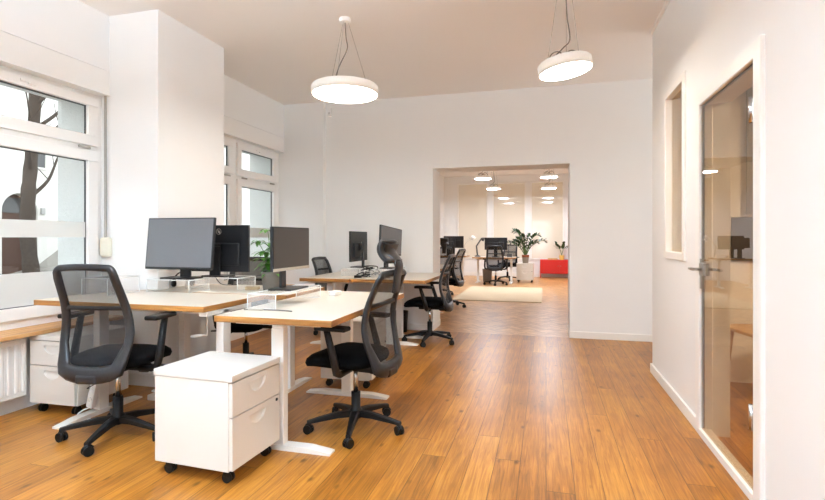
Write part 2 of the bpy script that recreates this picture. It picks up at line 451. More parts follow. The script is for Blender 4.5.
# roller shutter boxes above the windows, flush with the wall
for i, (a, b) in enumerate(((WY0, WY1), (VY0, VY1), (-2.1, .5))):
    m = MB(); m.box(-3.80, XL+.006, a+.003, b-.003, 2.485, 2.686, bev=.003, seg=1); m.box(-3.75, XL+.012, a+.003, b-.003, 2.478, 2.487)
    struct(m.build('trim_%d' % (i+2), PVC))
# wooden window boards
for i, (a, b) in enumerate(((WY0, WY1-.004), (VY0+.004, VY1-.004), (-2.1, .5))):
    struct(MB().box(-3.78, -3.475, a, b, .562, .588, bev=.004).build('trim_%d' % (i+5), SILLW))
# shop window behind the camera
m = MB()
m.box(FW0, FW1, -3.15, -3.08, .35, .45); m.box(FW0, FW1, -3.15, -3.08, 2.4, 2.5); m.box(FW0, FW0+.1, -3.15, -3.08, .45, 2.4); m.box(FW1-.1, FW1, -3.15, -3.08, .45, 2.4)
m.box(-.66, -.49, -3.15, -3.08, .45, 2.4); m.box(FW0, FW1, -3.15, -3.08, 1.0, 1.1); m.box(FW0, FW1, -3.15, -3.08, 1.95, 2.02)
o = struct(m.build('window_4', PVC)); MB().box(FW0+.05, FW1-.05, -3.12, -3.112, .4, 2.45).build('pane', GLASS, o)

# ------------------------------------------------------------------ glazed opening and glass door in the partition
m = MB(); p = .018
a0, a1, b0, b1 = GY0-.045, GY1+.045, GZ0-.045, GZ1+.045
for bx in ((a0, GY0+.012, b0, b1), (GY1-.012, a1, b0, b1), (GY0, GY1, b0, GZ0+.012), (GY0, GY1, GZ1-.012, b1)):
    m.box(XR-p, XR+.05, bx[0], bx[1], bx[2], bx[3], bev=.004, seg=1)
o = struct(m.build('window_5', TRIM)); MB().box(XR+.03, XR+.038, GY0, GY1, GZ0, GZ1).build('pane', DGLASS, o)
m = MB()
for bx in ((DY0-.075, DY0+.012, 0, DZ+.07), (DY1-.012, DY1+.065, 0, DZ+.07), (DY0, DY1, DZ-.012, DZ+.07)):
    m.box(XR-.02, XR+.06, bx[0], bx[1], bx[2], bx[3], bev=.005, seg=1)
o = struct(m.build('door_1', TRIM))
MB().box(XR-.02, XR+.05, DY0+.012, DY1-.012, 0, .045, bev=.004).build('threshold', TRIM, o)
g = MB()
for bx in ((DY0+.012, DY0+.02, .05, DZ-.012), (DY1-.02, DY1-.012, .05, DZ-.012), (DY0+.012, DY1-.012, DZ-.02, DZ-.012)):
    g.box(XR+.002, XR+.012, *bx)
g.build('gasket', BLKM, o)
leaf = MB().box(XR-.006, XR+.004, DY0+.018, DY1-.018, .05, DZ-.018).build('door_leaf', DGLASS, o)
l = MB(); l.box(XR-.022, XR+.02, DY1-.105, DY1-.022, 1.015, 1.095, bev=.004); l.box(XR-.016, XR+.014, DY1-.035, DY1-.012, .93, 1.12, bev=.002)
l.build('lock', STEEL, leaf)
l = MB(); l.cyl((XR-.02, DY1-.055, 1.055), (XR-.07, DY1-.055, 1.055), .009); l.cyl((XR-.066, DY1-.065, 1.055), (XR-.066, DY1+.02, 1.056), .0095)
l.cyl((XR+.02, DY1-.055, 1.055), (XR+.06, DY1-.055, 1.055), .009); l.cyl((XR+.056, DY1-.05, 1.055), (XR+.056, DY1-.18, 1.055), .009)
l.build('lever_handle', STEEL, leaf)
MB().box(XR-.014, XR-.007, DY1-.034, DY1-.02, .955, 1.0).build('strike_plate', BLKM, leaf)
for zz in (1.855, .405):
    h = MB(); h.box(XR-.018, XR+.016, DY0+.012, DY0+.062, zz-.055, zz+.055, bev=.003); h.cyl((XR-.018, DY0+.03, zz-.06), (XR-.018, DY0+.03, zz+.06), .012)
    h.build('hinge', CHROME, leaf)

# glazed panels in the far wall (glass over closed blinds)
for i, (x0, x1) in enumerate(((-2.84, -1.87), (-1.68, -.65), (-.46, .53))):
    m = MB(); z0, z1 = .58, 3.04
    for bx in ((x0-.03, x0+.02, z0-.03, z1+.03), (x1-.02, x1+.03, z0-.03, z1+.03), (x0, x1, z0-.03, z0+.02), (x0, x1, z1-.02, z1+.03)):
        m.box(bx[0], bx[1], YF-.03, YF, bx[2], bx[3], bev=.003, seg=1)
    o = struct(m.build('window_%d' % (6+i), TRIM)); MB().box(x0, x1, YF-.014, YF-.004, z0, z1).build('pane', PANEL, o)

# ------------------------------------------------------------------ small wall fittings
t = thing('belt_winder', 'cream plastic shutter belt winder on the side wall of the near window', 'shutter winder', (-3.655, WY1, 1.09))
MB().box(-.055, .045, -.05, 0, 0, .165, bev=.018, seg=3).build('housing', M('ivory_plastic', (226, 222, 204), .4), t)
MB().box(-.035, -.012, -.018, -.012, .16, 1.39).build('belt', M('grey_webbing', (176, 172, 164), .8), t)
t = thing('motion_sensor', 'small white alarm sensor high on the back wall beside the column', 'sensor', (-2.965, YB+.002, 2.97))
MB().box(-.028, .028, -.04, 0, 0, .125, bev=.010, seg=3).build('housing', PVC, t)
MB().box(-.014, .014, -.043, -.036, .03, .06, bev=.004).build('lens', M('sensor_lens', (206, 204, 200), .3), t)

# radiator
t = thing('radiator', 'white ribbed panel radiator under the wooden window board', 'radiator', (-3.60, 1.0, 0))
m = MB(); m.box(-.03, .025, 0, 1.72, .13, .53, bev=.008)
for i in range(34): m.box(.02, .036, .03+i*.05, .055+i*.05, .165, .50, bev=.006)
m.build('panel', RADM, t)
m = MB(); m.box(-.05, .035, .002, 1.718, .53, .54)
m.build('top_grille', RADM, t)
for yy in (.1, 1.30): MB().cyl((-.01, yy, 0), (-.01, yy, .14), .009).build('pipe', RADM, t)
for yy in (.22, 1.50): MB().box(-.10, -.03, yy-.02, yy+.02, .2, .5).build('bracket', RADM, t)

# ------------------------------------------------------------------ desks
def desk(label, x0, x1, y0, y1, z, legs, foot_axis, group, foot_len=.68, crank=None, col_h=None):
    """legs: list of (x, y) columns in world coordinates; foot_axis 'x' or 'y'"""
    cx, cy = (x0+x1)/2, (y0+y1)/2
    t = thing('desk', label, 'desk', (cx, cy, 0), 0, group)
    T = .036
    m = MB(); b = bmesh.new(); bmesh.ops.create_cube(b, size=1.)
    for v in b.verts: v.co = Vector((v.co.x*(x1-x0), v.co.y*(y1-y0), z-T/2+v.co.z*T))
    m.merge(b)
    m.bm.normal_update()
    # thin laminate skin above the plywood core, the edges very slightly bevelled
    bmesh.ops.bevel(m.bm, geom=list(m.bm.edges), offset=.003, segments=1, affect='EDGES')
    m.bm.normal_update()
    for f in m.bm.faces: f.material_index = 0 if f.normal.z > .9 else (1 if abs(f.normal.y) > abs(f.normal.x) else 2)
    m.build('tabletop', [LAM, PLY, PLYY], t)
    xs = [l[0]-cx for l in legs]; ys = [l[1]-cy for l in legs]
    fr = MB()
    if foot_axis == 'y':
        ym = sum(ys)/2; fr.box(min(xs)-.03, max(xs)+.03, ym-.03, ym+.03, z-T-.045, z-T-.005, bev=.004)
        for x, y in zip(xs, ys): fr.box(x-.03, x+.03, max(y-.28, y0-cy+.03), min(y+.28, y1-cy-.03), z-T-.03, z-T-.001, bev=.003)
    else:
        xm = sum(xs)/2; fr.box(xm-.03, xm+.03, min(ys)-.03, max(ys)+.03, z-T-.045, z-T-.005, bev=.004)
        for x, y in zip(xs, ys): fr.box(max(x-.28, x0-cx+.03), min(x+.28, x1-cx-.03), y-.03, y+.03, z-T-.03, z-T-.001, bev=.003)
    fr.build('frame', STEELW, t)
    for x, y in zip(xs, ys):
        l = MB()
        ax, ay = (.028, .040) if foot_axis == 'y' else (.040, .028)
        l.box(x-ax, x+ax, y-ay, y+ay, .028, z-.085, bev=.003); l.box(x-ax+.004, x+ax-.004, y-ay+.004, y+ay-.004, z-.085, z-T-.02)
        lo = l.build('leg', STEELW, t)
        f = MB()
        if foot_axis == 'y': prof = [(-foot_len/2, 0), (foot_len/2, 0), (foot_len/2, .012), (foot_len*.3, .03), (-foot_len*.3, .03), (-foot_len/2, .012)]; mt = Matrix.Translation((x, y, 0)) @ Matrix(((0, 0, 1, 0), (1, 0, 0, 0), (0, 1, 0, 0), (0, 0, 0, 1)))
        else: prof = [(-foot_len/2, 0), (foot_len/2, 0), (foot_len/2, .012), (foot_len*.3, .03), (-foot_len*.3, .03), (-foot_len/2, .012)]; mt = Matrix.Translation((x, y, 0)) @ Matrix(((1, 0, 0, 0), (0, 0, -1, 0), (0, 1, 0, 0), (0, 0, 0, 1)))
        f.prism(prof, -.036, .036, mt); f.build('foot', STEELW, lo)
    if crank:
        kx, ky = crank[0]-cx, crank[1]-cy
        k = MB(); k.tube(spline([(kx, ky, z-T-.01), (kx, ky-.02, z-T-.04), (kx+.015, ky-.04, z-T-.17), (kx, ky-.04, z-T-.185), (kx-.02, ky-.04, z-T-.185)], 4), .006)
        k.cyl((kx-.02, ky-.04, z-T-.185), (kx-.11, ky-.04, z-T-.20), .011)
        k.build('crank_handle', STEELW, t)
    return t
G1 = 'white desks of the near workstation'
G2 = 'white desks by the back wall'
D1 = desk('white-topped desk with plywood edge behind the black mesh chair at the near window', -3.44, -2.06, 2.66, 3.345, .82, [(-3.09, 2.88), (-2.09, 2.90)], 'y', G1, crank=(-2.20, 2.90))
D1b = desk('white-topped desk with plywood edge joined behind the near window desk, under the potted plant', -3.25, -1.875, 3.36, 4.02, .82, [(-3.06, 3.70), (-2.04, 3.70)], 'y', G1)
D2 = desk('white-topped desk with plywood edge nearest the camera, above the closest white pedestal', -1.86, -1.12, 2.49, 3.92, .80, [(-1.535, 2.665), (-1.53, 3.70)], 'x', G1)
D3 = desk('narrow white-topped desk by the back wall, left one under the back-turned monitor', -2.77, -2.155, 5.25, 6.46, .785, [(-2.45, 5.42), (-2.45, 5.70)], 'x', G2, .5)
D4 = desk('white-topped desk by the back wall with the tangle of cables on it', -2.14, -1.27, 5.27, 6.48, .785, [(-1.78, 5.62), (-1.78, 6.02)], 'x', G2)
D5 = desk('desk with plywood edge just beyond the opening, beside a black mesh chair', -2.40, -1.64, 7.9, 9.30, .75, [(-2.0, 8.15), (-2.0, 9.05)], 'x', None)
D6 = desk('white desk at the left of the far room under two black monitors', -3.2, -2.15, 13.7, 14.45, .75, [(-3.0, 14.1), (-2.3, 14.1)], 'y', None)
D7 = desk('desk with pale plywood edge in the far room behind the black chair', -1.98, -.80, 13.75, 14.45, .72, [(-1.86, 14.1), (-.93, 14.1)], 'y', None)

# ------------------------------------------------------------------ pedestals
def half_moon_front(m, w, z0, z1, y, gz, gr, d):
    """drawer front (in XZ at depth y, facing -Y) with a half-moon finger pull sunk by d"""
    K = 16
    arc = [(gr*math.cos(PI+PI*i/K), gz+gr*.82*math.sin(PI+PI*i/K)) for i in range(K+1)]   # left to right, below
    top = [(gr*(1-2*i/8), gz) for i in range(1, 8)]
    loop = arc+top
    cx, cz = 0, gz-.02
    outer = []
    for (px, pz) in loop:
        dx, dz = px-cx, pz-cz
        t = min([(w/2)/abs(dx) if abs(dx) > 1e-9 else 1e9, ((z1-cz)/dz if dz > 0 else (z0-cz)/dz) if abs(dz) > 1e-9 else 1e9])
        outer.append((cx+dx*t, cz+dz*t))
    bm = m.bm
    vi = [bm.verts.new((p[0], y, p[1])) for p in loop]; vo = [bm.verts.new((p[0], y, p[1])) for p in outer]
    vd = [bm.verts.new((p[0]*.93, y+d*(.25+.75*max(0, (p[1]-(gz-gr*.82))/(gr*.82))), gz+(p[1]-gz)*.93)) for p in loop]
    k = len(loop); fs = []
    for i in range(k):
        j = (i+1) % k
        a, b = outer[i], outer[j]
        fs.append(bm.faces.new((vi[i], vi[j], vo[j], vo[i]))); fs.append(bm.faces.new((vi[j], vi[i], vd[i], vd[j])))
        # rectangle corner triangles
        for cxx in (-w/2, w/2):
            for czz in (z0, z1):
                on = lambda q: (abs(q[0]-cxx) < 1e-6, abs(q[1]-czz) < 1e-6)
                oa, ob = on(a), on(b)
                if (oa[0] and not oa[1] and ob[1] and not ob[0]) or (oa[1] and not oa[0] and ob[0] and not ob[1]):
                    cv = bm.verts.new((cxx, y, czz)); fs.append(bm.faces.new((vo[i], vo[j], cv)))
    fs.append(bm.faces.new(vd))
    for f in fs: f.material_index = 0
def pedestal(label, loc, rotz, group, W=.42, D=.47, H=.56):
    """local: front faces -Y, origin under the centre"""
    t = thing('pedestal_cabinet', label, 'pedestal', loc, rotz, group)
    zb = .072
    m = MB(); m.box(-W/2, W/2, -D/2+.022, D/2, zb, H-.034, bev=.003, seg=1); m.build('body', PEDW, t)
    MB().box(-W/2-.004, W/2+.004, -D/2-.002, D/2+.004, H-.034, H, bev=.004).build('top_panel', PEDW, t)
    zs = zb+.275
    for (a, b) in ((zb+.008, zs-.003), (zs+.003, H-.04)):
        d = MB(); half_moon_front(d, W-.008, a, b, -D/2, b-.030, .074, .018)
        d.box(-W/2+.004, W/2-.004, -D/2+.018, -D/2+.021, a, b)
        for bx in ((-W/2+.004, -W/2+.008, a, b), (W/2-.008, W/2-.004, a, b), (-W/2+.004, W/2-.004, a, a+.004), (-W/2+.004, W/2-.004, b-.004, b)):
            d.box(bx[0], bx[1], -D/2+.0005, -D/2+.02, bx[2], bx[3])
        do = d.build('drawer', PEDW, t)
    l = MB(); l.cyl((W/2-.035, -D/2+.01, zs-.025), (W/2-.035, -D/2-.004, zs-.025), .009); l.build('lock', BLKM, t)
    for sx in (-1, 1):
        for sy in (-1, 1):
            c = MB(); x, y = sx*(W/2-.05), sy*(D/2-.06)
            c.cyl((x-.018, y, .027), (x-.004, y, .027), .027, n=16); c.cyl((x+.004, y, .027), (x+.018, y, .027), .027, n=16)
            c.box(x-.019, x+.019, y-.014, y+.02, .03, .056, bev=.004); c.cyl((x, y, .05), (x, y, .075), .008)
            c.build('caster', BLKM, t)
    return t
GP = 'white rolling pedestals'
pedestal('large white two-drawer rolling pedestal nearest the camera, drawers facing right', (-1.748, 2.395, 0), R(90-2.5), GP, W=.43, D=.485)
pedestal('white two-drawer rolling pedestal standing beside the radiator', (-3.365, 2.965, 0), R(1), GP, W=.40, D=.47)
pedestal('white rolling pedestal under the nearest desk, behind the chair with a headrest', (-1.615, 4.07, 0), R(92), GP, W=.43, D=.45)
pedestal('white rolling pedestal carrying a potted plant in the far room', (-.565, 14.45, 0), R(-2), GP, W=.46, D=.45, H=.54)

# ------------------------------------------------------------------ office chairs (local: sitter faces +Y)
def rail(m, pts, w, d):
    """rectangular bar along pts, width w across, depth d"""
    m.tube(pts, w, 8)
def back_y(z): # depth profile of the backrest
    u = min(max((z-.43)/.62, -.1), 1.1)
    return -.240-.035*u+.085*math.sin(PI*min(1, max(0, u)))**1.3
def back_hw(z):
    ks = [(.38, .15), (.44, .186), (.62, .236), (.68, .238), (1.04, .204), (1.10, .200)]
    for (a, wa), (b, wb) in zip(ks[:-1], ks[1:]):
        if z <= b: return wa+(wb-wa)*max(0, (z-a))/(b-a)
    return ks[-1][1]
def chair(label, loc, face, base_rot, group, headrest=False, seat_z=.485, back_h=1.035, arm_z=.70):
    """face: heading of the sitter in degrees (90 = +Y)"""
    t = thing('office_chair', label, 'chair', loc, R(face-90), group)
    br = R(base_rot-(face-90))
    # base: hub, five spokes, casters
    m = MB(); m.lathe([(0, .075), (.036, .075), (.044, .085), (.044, .125), (.030, .14), (.030, .245), (0, .245)], 20); m.build('base_hub', BLKM, t)
    for k in range(5):
        a = br+k*2*PI/5; d = Vector((math.cos(a), math.sin(a), 0)); n = Vector((-d.y, d.x, 0))
        l = MB(); secs = [(.03, .030, .088, .128), (.12, .024, .086, .122), (.24, .018, .072, .100), (.315, .015, .062, .083)]
        rings = []
        for (r, hw, za, zb) in secs:
            rings.append([l.bm.verts.new(d*r+n*sx*hwx+Vector((0, 0, zz))) for sx, zz, hwx in ((-1, za, hw), (1, za, hw), (1, zb-.006, hw), (.6, zb, hw), (-.6, zb, hw), (-1, zb-.006, hw))])
        for A, B in zip(rings[:-1], rings[1:]):
            for j in range(6): l.bm.faces.new((A[j], A[(j+1) % 6], B[(j+1) % 6], B[j]))
        l.bm.faces.new(rings[0]); l.bm.faces.new(rings[-1])
        lo = l.build('leg', BLKM, t)
        c = MB(); p = d*.305; q = Vector((math.cos(a+.9), math.sin(a+.9), 0))
        for s in (-1, 1):
            c.cyl(p+q*(s*.006)+Vector((0, 0, .028)), p+q*(s*.022)+Vector((0, 0, .028)), .028, n=18)
        qd = Vector((-q.y, q.x, 0))
        c.cyl(p+Vector((0, 0, .03)), p+Vector((0, 0, .066)), .012, n=10)
        c.tube([p-qd*.026+Vector((0, 0, .036)), p-qd*.012+Vector((0, 0, .055)), p+qd*.012+Vector((0, 0, .055)), p+qd*.026+Vector((0, 0, .04))], .010, 8)
        c.build('caster', BLKM, lo)
    m = MB(); m.cyl((0, 0, .24), (0, 0, seat_z-.06), .0155, n=16); m.build('gas_column', CHROME, t)
    sz = seat_z
    m = MB(); m.box(-.085, .085, -.20, .12, sz-.085, sz-.045, bev=.012); m.box(-.05, .05, -.23, -.12, sz-.10, sz-.055, bev=.012)
    mo = m.build('tilt_mechanism', BLKM, t)
    k = MB(); k.cyl((.085, .06, sz-.075), (.12, .06, sz-.075), .012); k.cyl((.115, .06, sz-.078), (.165, .06, sz-.078), .034, n=14)
    k.build('tension_knob', BLKM, mo)
    k = MB(); k.tube([(.08, .10, sz-.07), (.24, .11, sz-.078)], .006, 8); k.box(.22, .29, .098, .122, sz-.084, sz-.072, bev=.003); k.build('height_lever', BLKM, mo)
    # seat cushion: a domed superellipse with a waterfall front
    m = MB()
    NU, NV = 28, 6
    def sq(a, e): return math.copysign(abs(a)**e, a)
    rings = []
    prof = [(0., -.045), (.80, -.045), (.96, -.030), (1.0, -.004), (.97, .020), (.86, .036), (.55, .043), (0., .044)]
    for (s, h) in prof:
        rg = []
        for i in range(NU):
            a = 2*PI*i/NU
            x = sq(math.cos(a), .55)*.245*s; y = sq(math.sin(a), .6)*.242*s
            yy = y+.055; zz = h-max(0, yy-.14)**2*1.6
            rg.append(m.bm.verts.new((x*(1+.04*yy), yy, sz+zz)))
            if s == 0: break
        rings.append(rg)
    for A, B in zip(rings[:-1], rings[1:]):
        for i in range(NU):
            q = []
            for v in (A[i % len(A)], A[(i+1) % len(A)], B[(i+1) % len(B)], B[i % len(B)]):
                if v not in q: q.append(v)
            if len(q) > 2: f = m.bm.faces.new(q); f.smooth = True
    m.build('seat', SEATF, t)
    # backrest frame
    zb, zt = seat_z-.055, back_h
    side = []
    ZN = 16
    def ring_pt(z, off): # inner / outer edge
        return Vector((back_hw(z)-off, back_y(z), z))
    m = MB()
    fwid = .052
    path = []
    zz = [zb+.03+(zt-.03-zb-.03)*i/ZN for i in range(ZN+1)]
    for z in zz: path.append(Vector((back_hw(z)-fwid/2, back_y(z), z)))
    for i in range(1, 4):
        a = PI/2*i/4; path.append(Vector((back_hw(zt)-fwid/2-.03*(1-math.cos(a)), back_y(zt), zt-.03+.03*math.sin(a))))
    nT = 8
    xt = back_hw(zt)-fwid/2-.03
    for i in range(nT+1): 
        u = 1-2*i/nT; path.append(Vector((xt*u, back_y(zt)-.012*(1-u*u), zt+.006*(1-u*u))))
    for i in range(1, 4):
        a = PI/2*(1-i/4); path.append(Vector((-(back_hw(zt)-fwid/2-.03*(1-math.cos(a))), back_y(zt), zt-.03+.03*math.sin(a))))
    for z in reversed(zz): path.append(Vector((-(back_hw(z)-fwid/2), back_y(z), z)))
    xb = back_hw(zb+.03)-fwid/2
    for i in range(1, 8):
        u = -1+2*i/8; path.append(Vector((xb*u, back_y(zb)-.01*(1-u*u), zb+.03-.03*(1-abs(u)**3))))
    # sweep a flat rounded section: wide in the plane of the back, thin across it
    ctr = Vector((0, 0, .75)); K = len(path); rings = []
    for i, p in enumerate(path):
        tn = (path[(i+1) % K]-path[i-1]).normalized(); nb = Vector((0, 1, 0)); wd = tn.cross(nb).normalized()
        low = max(0, 1-(p.z-zb)/.16)
        top = max(0, 1-(zt-p.z)/.05)
        w_, d_ = fwid/2+.022*low-.006*top, .015+.007*low
        sec = [(-1, -.45), (-.6, -1), (.6, -1), (1, -.45), (1, .45), (.6, 1), (-.6, 1), (-1, .45)]
        rings.append([m.bm.verts.new(p+wd*(a*w_)+nb*(b*d_)) for a, b in sec])
    for i in range(K):
        A, B = rings[i], rings[(i+1) % K]
        for j in range(8): f = m.bm.faces.new((A[j], A[(j+1) % 8], B[(j+1) % 8], B[j])); f.smooth = True
    # yoke that carries the back from the mechanism
    m.box(-.07, .07, -.275, -.19, sz-.105, sz-.045, bev=.018, seg=3)
    m.build('back_frame', CHF, t)
    m = MB()
    m.grid(lambda u, v: Vector(((2*u-1)*(back_hw(zb+.03+v*(zt-.04-zb))-.022), back_y(zb+.03+v*(zt-.04-zb))-.018*(1-(2*u-1)**2)*(.3+.7*math.sin(PI*v)), zb+.03+v*(zt-.04-zb))), 12, 16)
    m.build('mesh_backrest', MESH, t)
    m = MB(); m.grid(lambda u, v: Vector(((2*u-1)*(back_hw(.835)-.03), back_y(.835)-.018*(1-(2*u-1)**2)-.004, .822+.024*v)), 12, 2)
    m.build('lumbar_support', BLK, t, solid=.010)
    # armrests
    for s in (-1, 1):
        a = MB()
        x = s*.292
        a.tube([(s*.10, -.02, sz-.062), (s*.24, -.02, sz-.066), (s*.282, -.02, sz-.045), (x, -.015, sz+.01), (x, .03, arm_z-.07), (x, .045, arm_z-.022)], [.018, .020, .024, .024, .021, .019], 10)
        ao = a.build('armrest', BLK, t)
        p = MB(); p.box(x-.043, x+.043, -.105, .110, arm_z-.028, arm_z, bev=.011, seg=3); p.build('arm_pad', BLKM, ao)
    if headrest:
        h = MB()
        ht = back_y(zt)
        pts = spline([(0, ht-.018, zt-.12), (0, ht-.030, zt-.02), (0, ht-.040, zt+.05), (0, ht-.015, zt+.10), (0, ht+.02, zt+.135), (0, ht+.005, zt+.19)], 5)
        K = len(pts); rr = []
        for i, p in enumerate(pts):
            tn = (pts[min(i+1, K-1)]-pts[max(i-1, 0)]).normalized(); nb = tn.cross(Vector((1, 0, 0))); u = i/(K-1)
            hw = .045+.060*u**2; th = .011
            rr.append([h.bm.verts.new(p+Vector((a*hw, 0, 0))+nb*(b*th)) for a, b in ((-1, -.5), (-.8, -1), (.8, -1), (1, -.5), (1, .5), (.8, 1), (-.8, 1), (-1, .5))])
        for A, B in zip(rr[:-1], rr[1:]):
            for j in range(8): f = h.bm.faces.new((A[j], A[(j+1) % 8], B[(j+1) % 8], B[j])); f.smooth = True
        h.bm.faces.new(rr[0]); h.bm.faces.new(rr[-1])
        ho = h.build('headrest_stem', CHF, t)
        hp = MB()
        hp.grid(lambda u, v: Vector(((2*u-1)*(.112+.01*math.sin(PI*v)), ht+.030-.035*(2*v-1)**2+.035*(2*u-1)**2-.045*math.sin(PI*v)*0-(.035*(1-v)), zt+.075+.135*v)), 12, 10)
        hp.build('headrest_pad', CHF, ho, solid=.022)
    return t
GC = 'black mesh office chairs'
chair('black mesh office chair with its back to the camera at the near window desk', (-2.625, 2.57, 0), 98, 214, GC, seat_z=.50, back_h=1.075, arm_z=.775)
chair('black mesh office chair with a headrest beside the nearest desk', (-1.205, 3.06, 0), 173, 211, GC, True, seat_z=.48, back_h=1.025, arm_z=.72)
chair('black mesh office chair facing the tangle of cables by the back wall', (-1.35, 5.84, 0), 180, 196, GC)
chair('black mesh office chair beyond the opening, at the plywood-edged desk beside the rug', (-1.72, 8.9, 0), 172, 210, GC)
chair('black mesh office chair between the white column and the narrow back-wall desk', (-2.69, 6.12, 0), -2, 20, GC, back_h=.975)
chair('black mesh office chair at the window side behind the potted plant', (-2.78, 4.20, 0), 288, 40, GC, seat_z=.46)
chair('black mesh office chair in the far room with its back to the rug', (-1.30, 13.45, 0), 88, 200, GC)
chair('black mesh office chair behind the far room desk, next to the white pedestal', (-1.10, 14.95, 0), 250, 215, GC)
chair('black mesh office chair with a headrest, behind the chair beside the rug', (-2.27, 10.8, 0), 120, 200, GC, True)

# ------------------------------------------------------------------ monitors (local: screen faces -Y, origin at the base on what it stands on)
def monitor(label, loc, rotz, W, H, zc, group, roll=0., emblem=False, chin=None, base=.22, neck_w=.05, front_logo=False, neck_top=None, screen=SCREEN, pitch=0.):
    t = thing('monitor', label, 'monitor', loc, rotz, group)
    MB().box(-base/2, base/2, -.07, .10, 0, .012, bev=.004).build('stand_base', MONB, t)
    nt_ = neck_top if neck_top else zc+.02
    n = MB(); n.box(-neck_w, neck_w, .052, .074, .008, nt_, bev=.006); n.box(-.04, .04, .02, .06, zc-.04, zc+.04, bev=.004); n.build('stand_neck', MONB, t)
    rm = Matrix.Translation((0, 0, zc)) @ Matrix.Rotation(roll, 4, 'Y') @ Matrix.Rotation(-pitch, 4, 'X') @ Matrix.Translation((0, 0, -zc))
    h = MB(); h.box(-W/2, W/2, -.012, .012, zc-H/2, zc+H/2, bev=.004, mat=rm); h.box(-W*.36, W*.36, .010, .030, zc-H*.36, zc+H*.12, bev=.010, mat=rm)
    ho = h.build('housing', MONB, t)
    bz = .010
    MB().box(-W/2+bz, W/2-bz, -.0135, -.0115, zc-H/2+bz+.008, zc+H/2-bz, mat=rm).build('display', screen, ho)
    if chin: MB().box(-W/2+.002, W/2-.002, -.0145, -.010, zc-H/2+.001, zc-H/2+.020, bev=.001, mat=rm).build('chin_strip', chin, ho)
    if emblem or front_logo:
        e = MB(); s = 1 if emblem else -1; r = .024 if emblem else .010
        y = .0135 if emblem else -.0145; ez = zc+H/2-.055 if emblem else zc-H/2+.010; ex = 0
        if emblem:
            e.tube([(ex+r*math.cos(2*PI*i/24), y, ez+r*math.sin(2*PI*i/24)) for i in range(24)], .0018, 6, closed=True)
            for (dx, l0, l1) in ((-.008, -.012, .02), (.006, -.02, .012)):
                e.tube([(ex-dx-.004, y, ez+l0), (ex-dx+.004, y, ez+l1)], .0016, 6)
            for (dx, l0, l1) in ((-.0005, -.012, .007), (-.0135, -.007, .012)):
                e.tube([(ex-dx-.012, y, ez+l0), (ex-dx-.008, y, ez+l1)], .0016, 6)
        else: e.cyl((ex, -.0125, ez), (ex, -.0150, ez), r*.7, n=16)
        e.build('emblem', SILVER, ho)
    return t
GM = 'computer monitors'
MZ = .905
monitor('large grey-screened monitor facing the camera on the near window desk', (-2.87, 3.42, MZ+.015), 0, .635, .42, .285, GM, front_logo=True, base=.28, pitch=R(6))
monitor('black monitor seen from behind with a round emblem, behind the large grey-screened monitor', (-2.72, 3.72, MZ+.015), PI, .58, .40, .240, GM, emblem=True)
monitor('dark-screened monitor with a pale bottom edge in front of the potted plant', (-1.705, 3.11, .897), R(90), .505, .295, .28, GM, chin=SILVER, base=.26, neck_w=.032, screen=SCREEND)
monitor('black monitor seen from behind at the back wall, left of the cable tangle', (-2.30, 5.93, .88), R(-90), .58, .375, .265, GM, neck_w=.03, neck_top=.33)
monitor('tilted monitor with a brown-grey screen at the back wall above the headrest', (-1.83, 5.80, .88), R(82), .60, .335, .335, GM, roll=R(5))
monitor('wide black monitor on the far room desk behind the black chair', (-1.36, 14.12, .72), PI, .63, .345, .37, GM)
monitor('wide black monitor turned away on the left desk of the far room', (-2.55, 14.05, .75), PI, .58, .34, .385, GM)
monitor('black monitor overlapping the wide black one at the left end of the far room', (-2.66, 13.80, .75), R(195), .42, .25, .38, GM)

# ------------------------------------------------------------------ clear monitor risers
def riser(label, x0, x1, y0, y1, z, h, side, group):
    """clear plate on two bent sides; side 'x': sides at x0 and x1, else at y0 and y1"""
    cx, cy = (x0+x1)/2, (y0+y1)/2; a, b = (x1-x0)/2, (y1-y0)/2
    t = thing('monitor_riser', label, 'monitor stand', (cx, cy, z), 0, group)
    T = .006
    def plate(name, *bx):
        o = MB().box(*bx, bev=.0015, seg=1).build(name, ACRYL, t)
        return o
    def edge(pl, pts): MB().tube(pts, .0034, 6).build('polished_edge', ACRED, pl)
    p = plate('top_plate', -a, a, -b, b, h-T, h)
    edge(p, [(-a, -b, h-T/2), (a, -b, h-T/2), (a, b, h-T/2), (-a, b, h-T/2), (-a, -b, h-T/2)])
    for s in (-1, 1):
        if side == 'x':
            q = plate('side_panel', s*a-T/2, s*a+T/2, -b, b, 0, h-T); edge(q, [(s*a, -b, h-T), (s*a, -b, .003), (s*a, b, .003), (s*a, b, h-T)])
        else:
            q = plate('side_panel', -a, a, s*b-T/2, s*b+T/2, 0, h-T); edge(q, [(-a, s*b, h-T), (-a, s*b, .003), (a, s*b, .003), (a, s*b, h-T)])
    return t
GR = 'clear acrylic monitor risers'
riser('clear acrylic riser under the large grey-screened monitor', -3.09, -2.69, 3.30, 3.54, .82, .10, 'x', GR)
riser('clear acrylic riser under the back-turned monitor with the round emblem', -2.95, -2.45, 3.58, 3.84, .82, .10, 'x', GR)
riser('clear acrylic riser under the dark-screened monitor on the nearest desk', -1.835, -1.635, 2.79, 3.43, .80, .097, 'y', GR)
riser('empty clear acrylic riser left of the large grey-screened monitor', -3.38, -3.14, 2.98, 3.28, .82, .13, 'x', GR)
riser('clear acrylic riser under the back-turned monitor at the back wall', -2.42, -2.18, 5.66, 6.2, .785, .095, 'y', GR)
riser('clear acrylic riser under the tilted monitor at the back wall', -1.98, -1.74, 5.5, 6.1, .785, .095, 'y', GR)

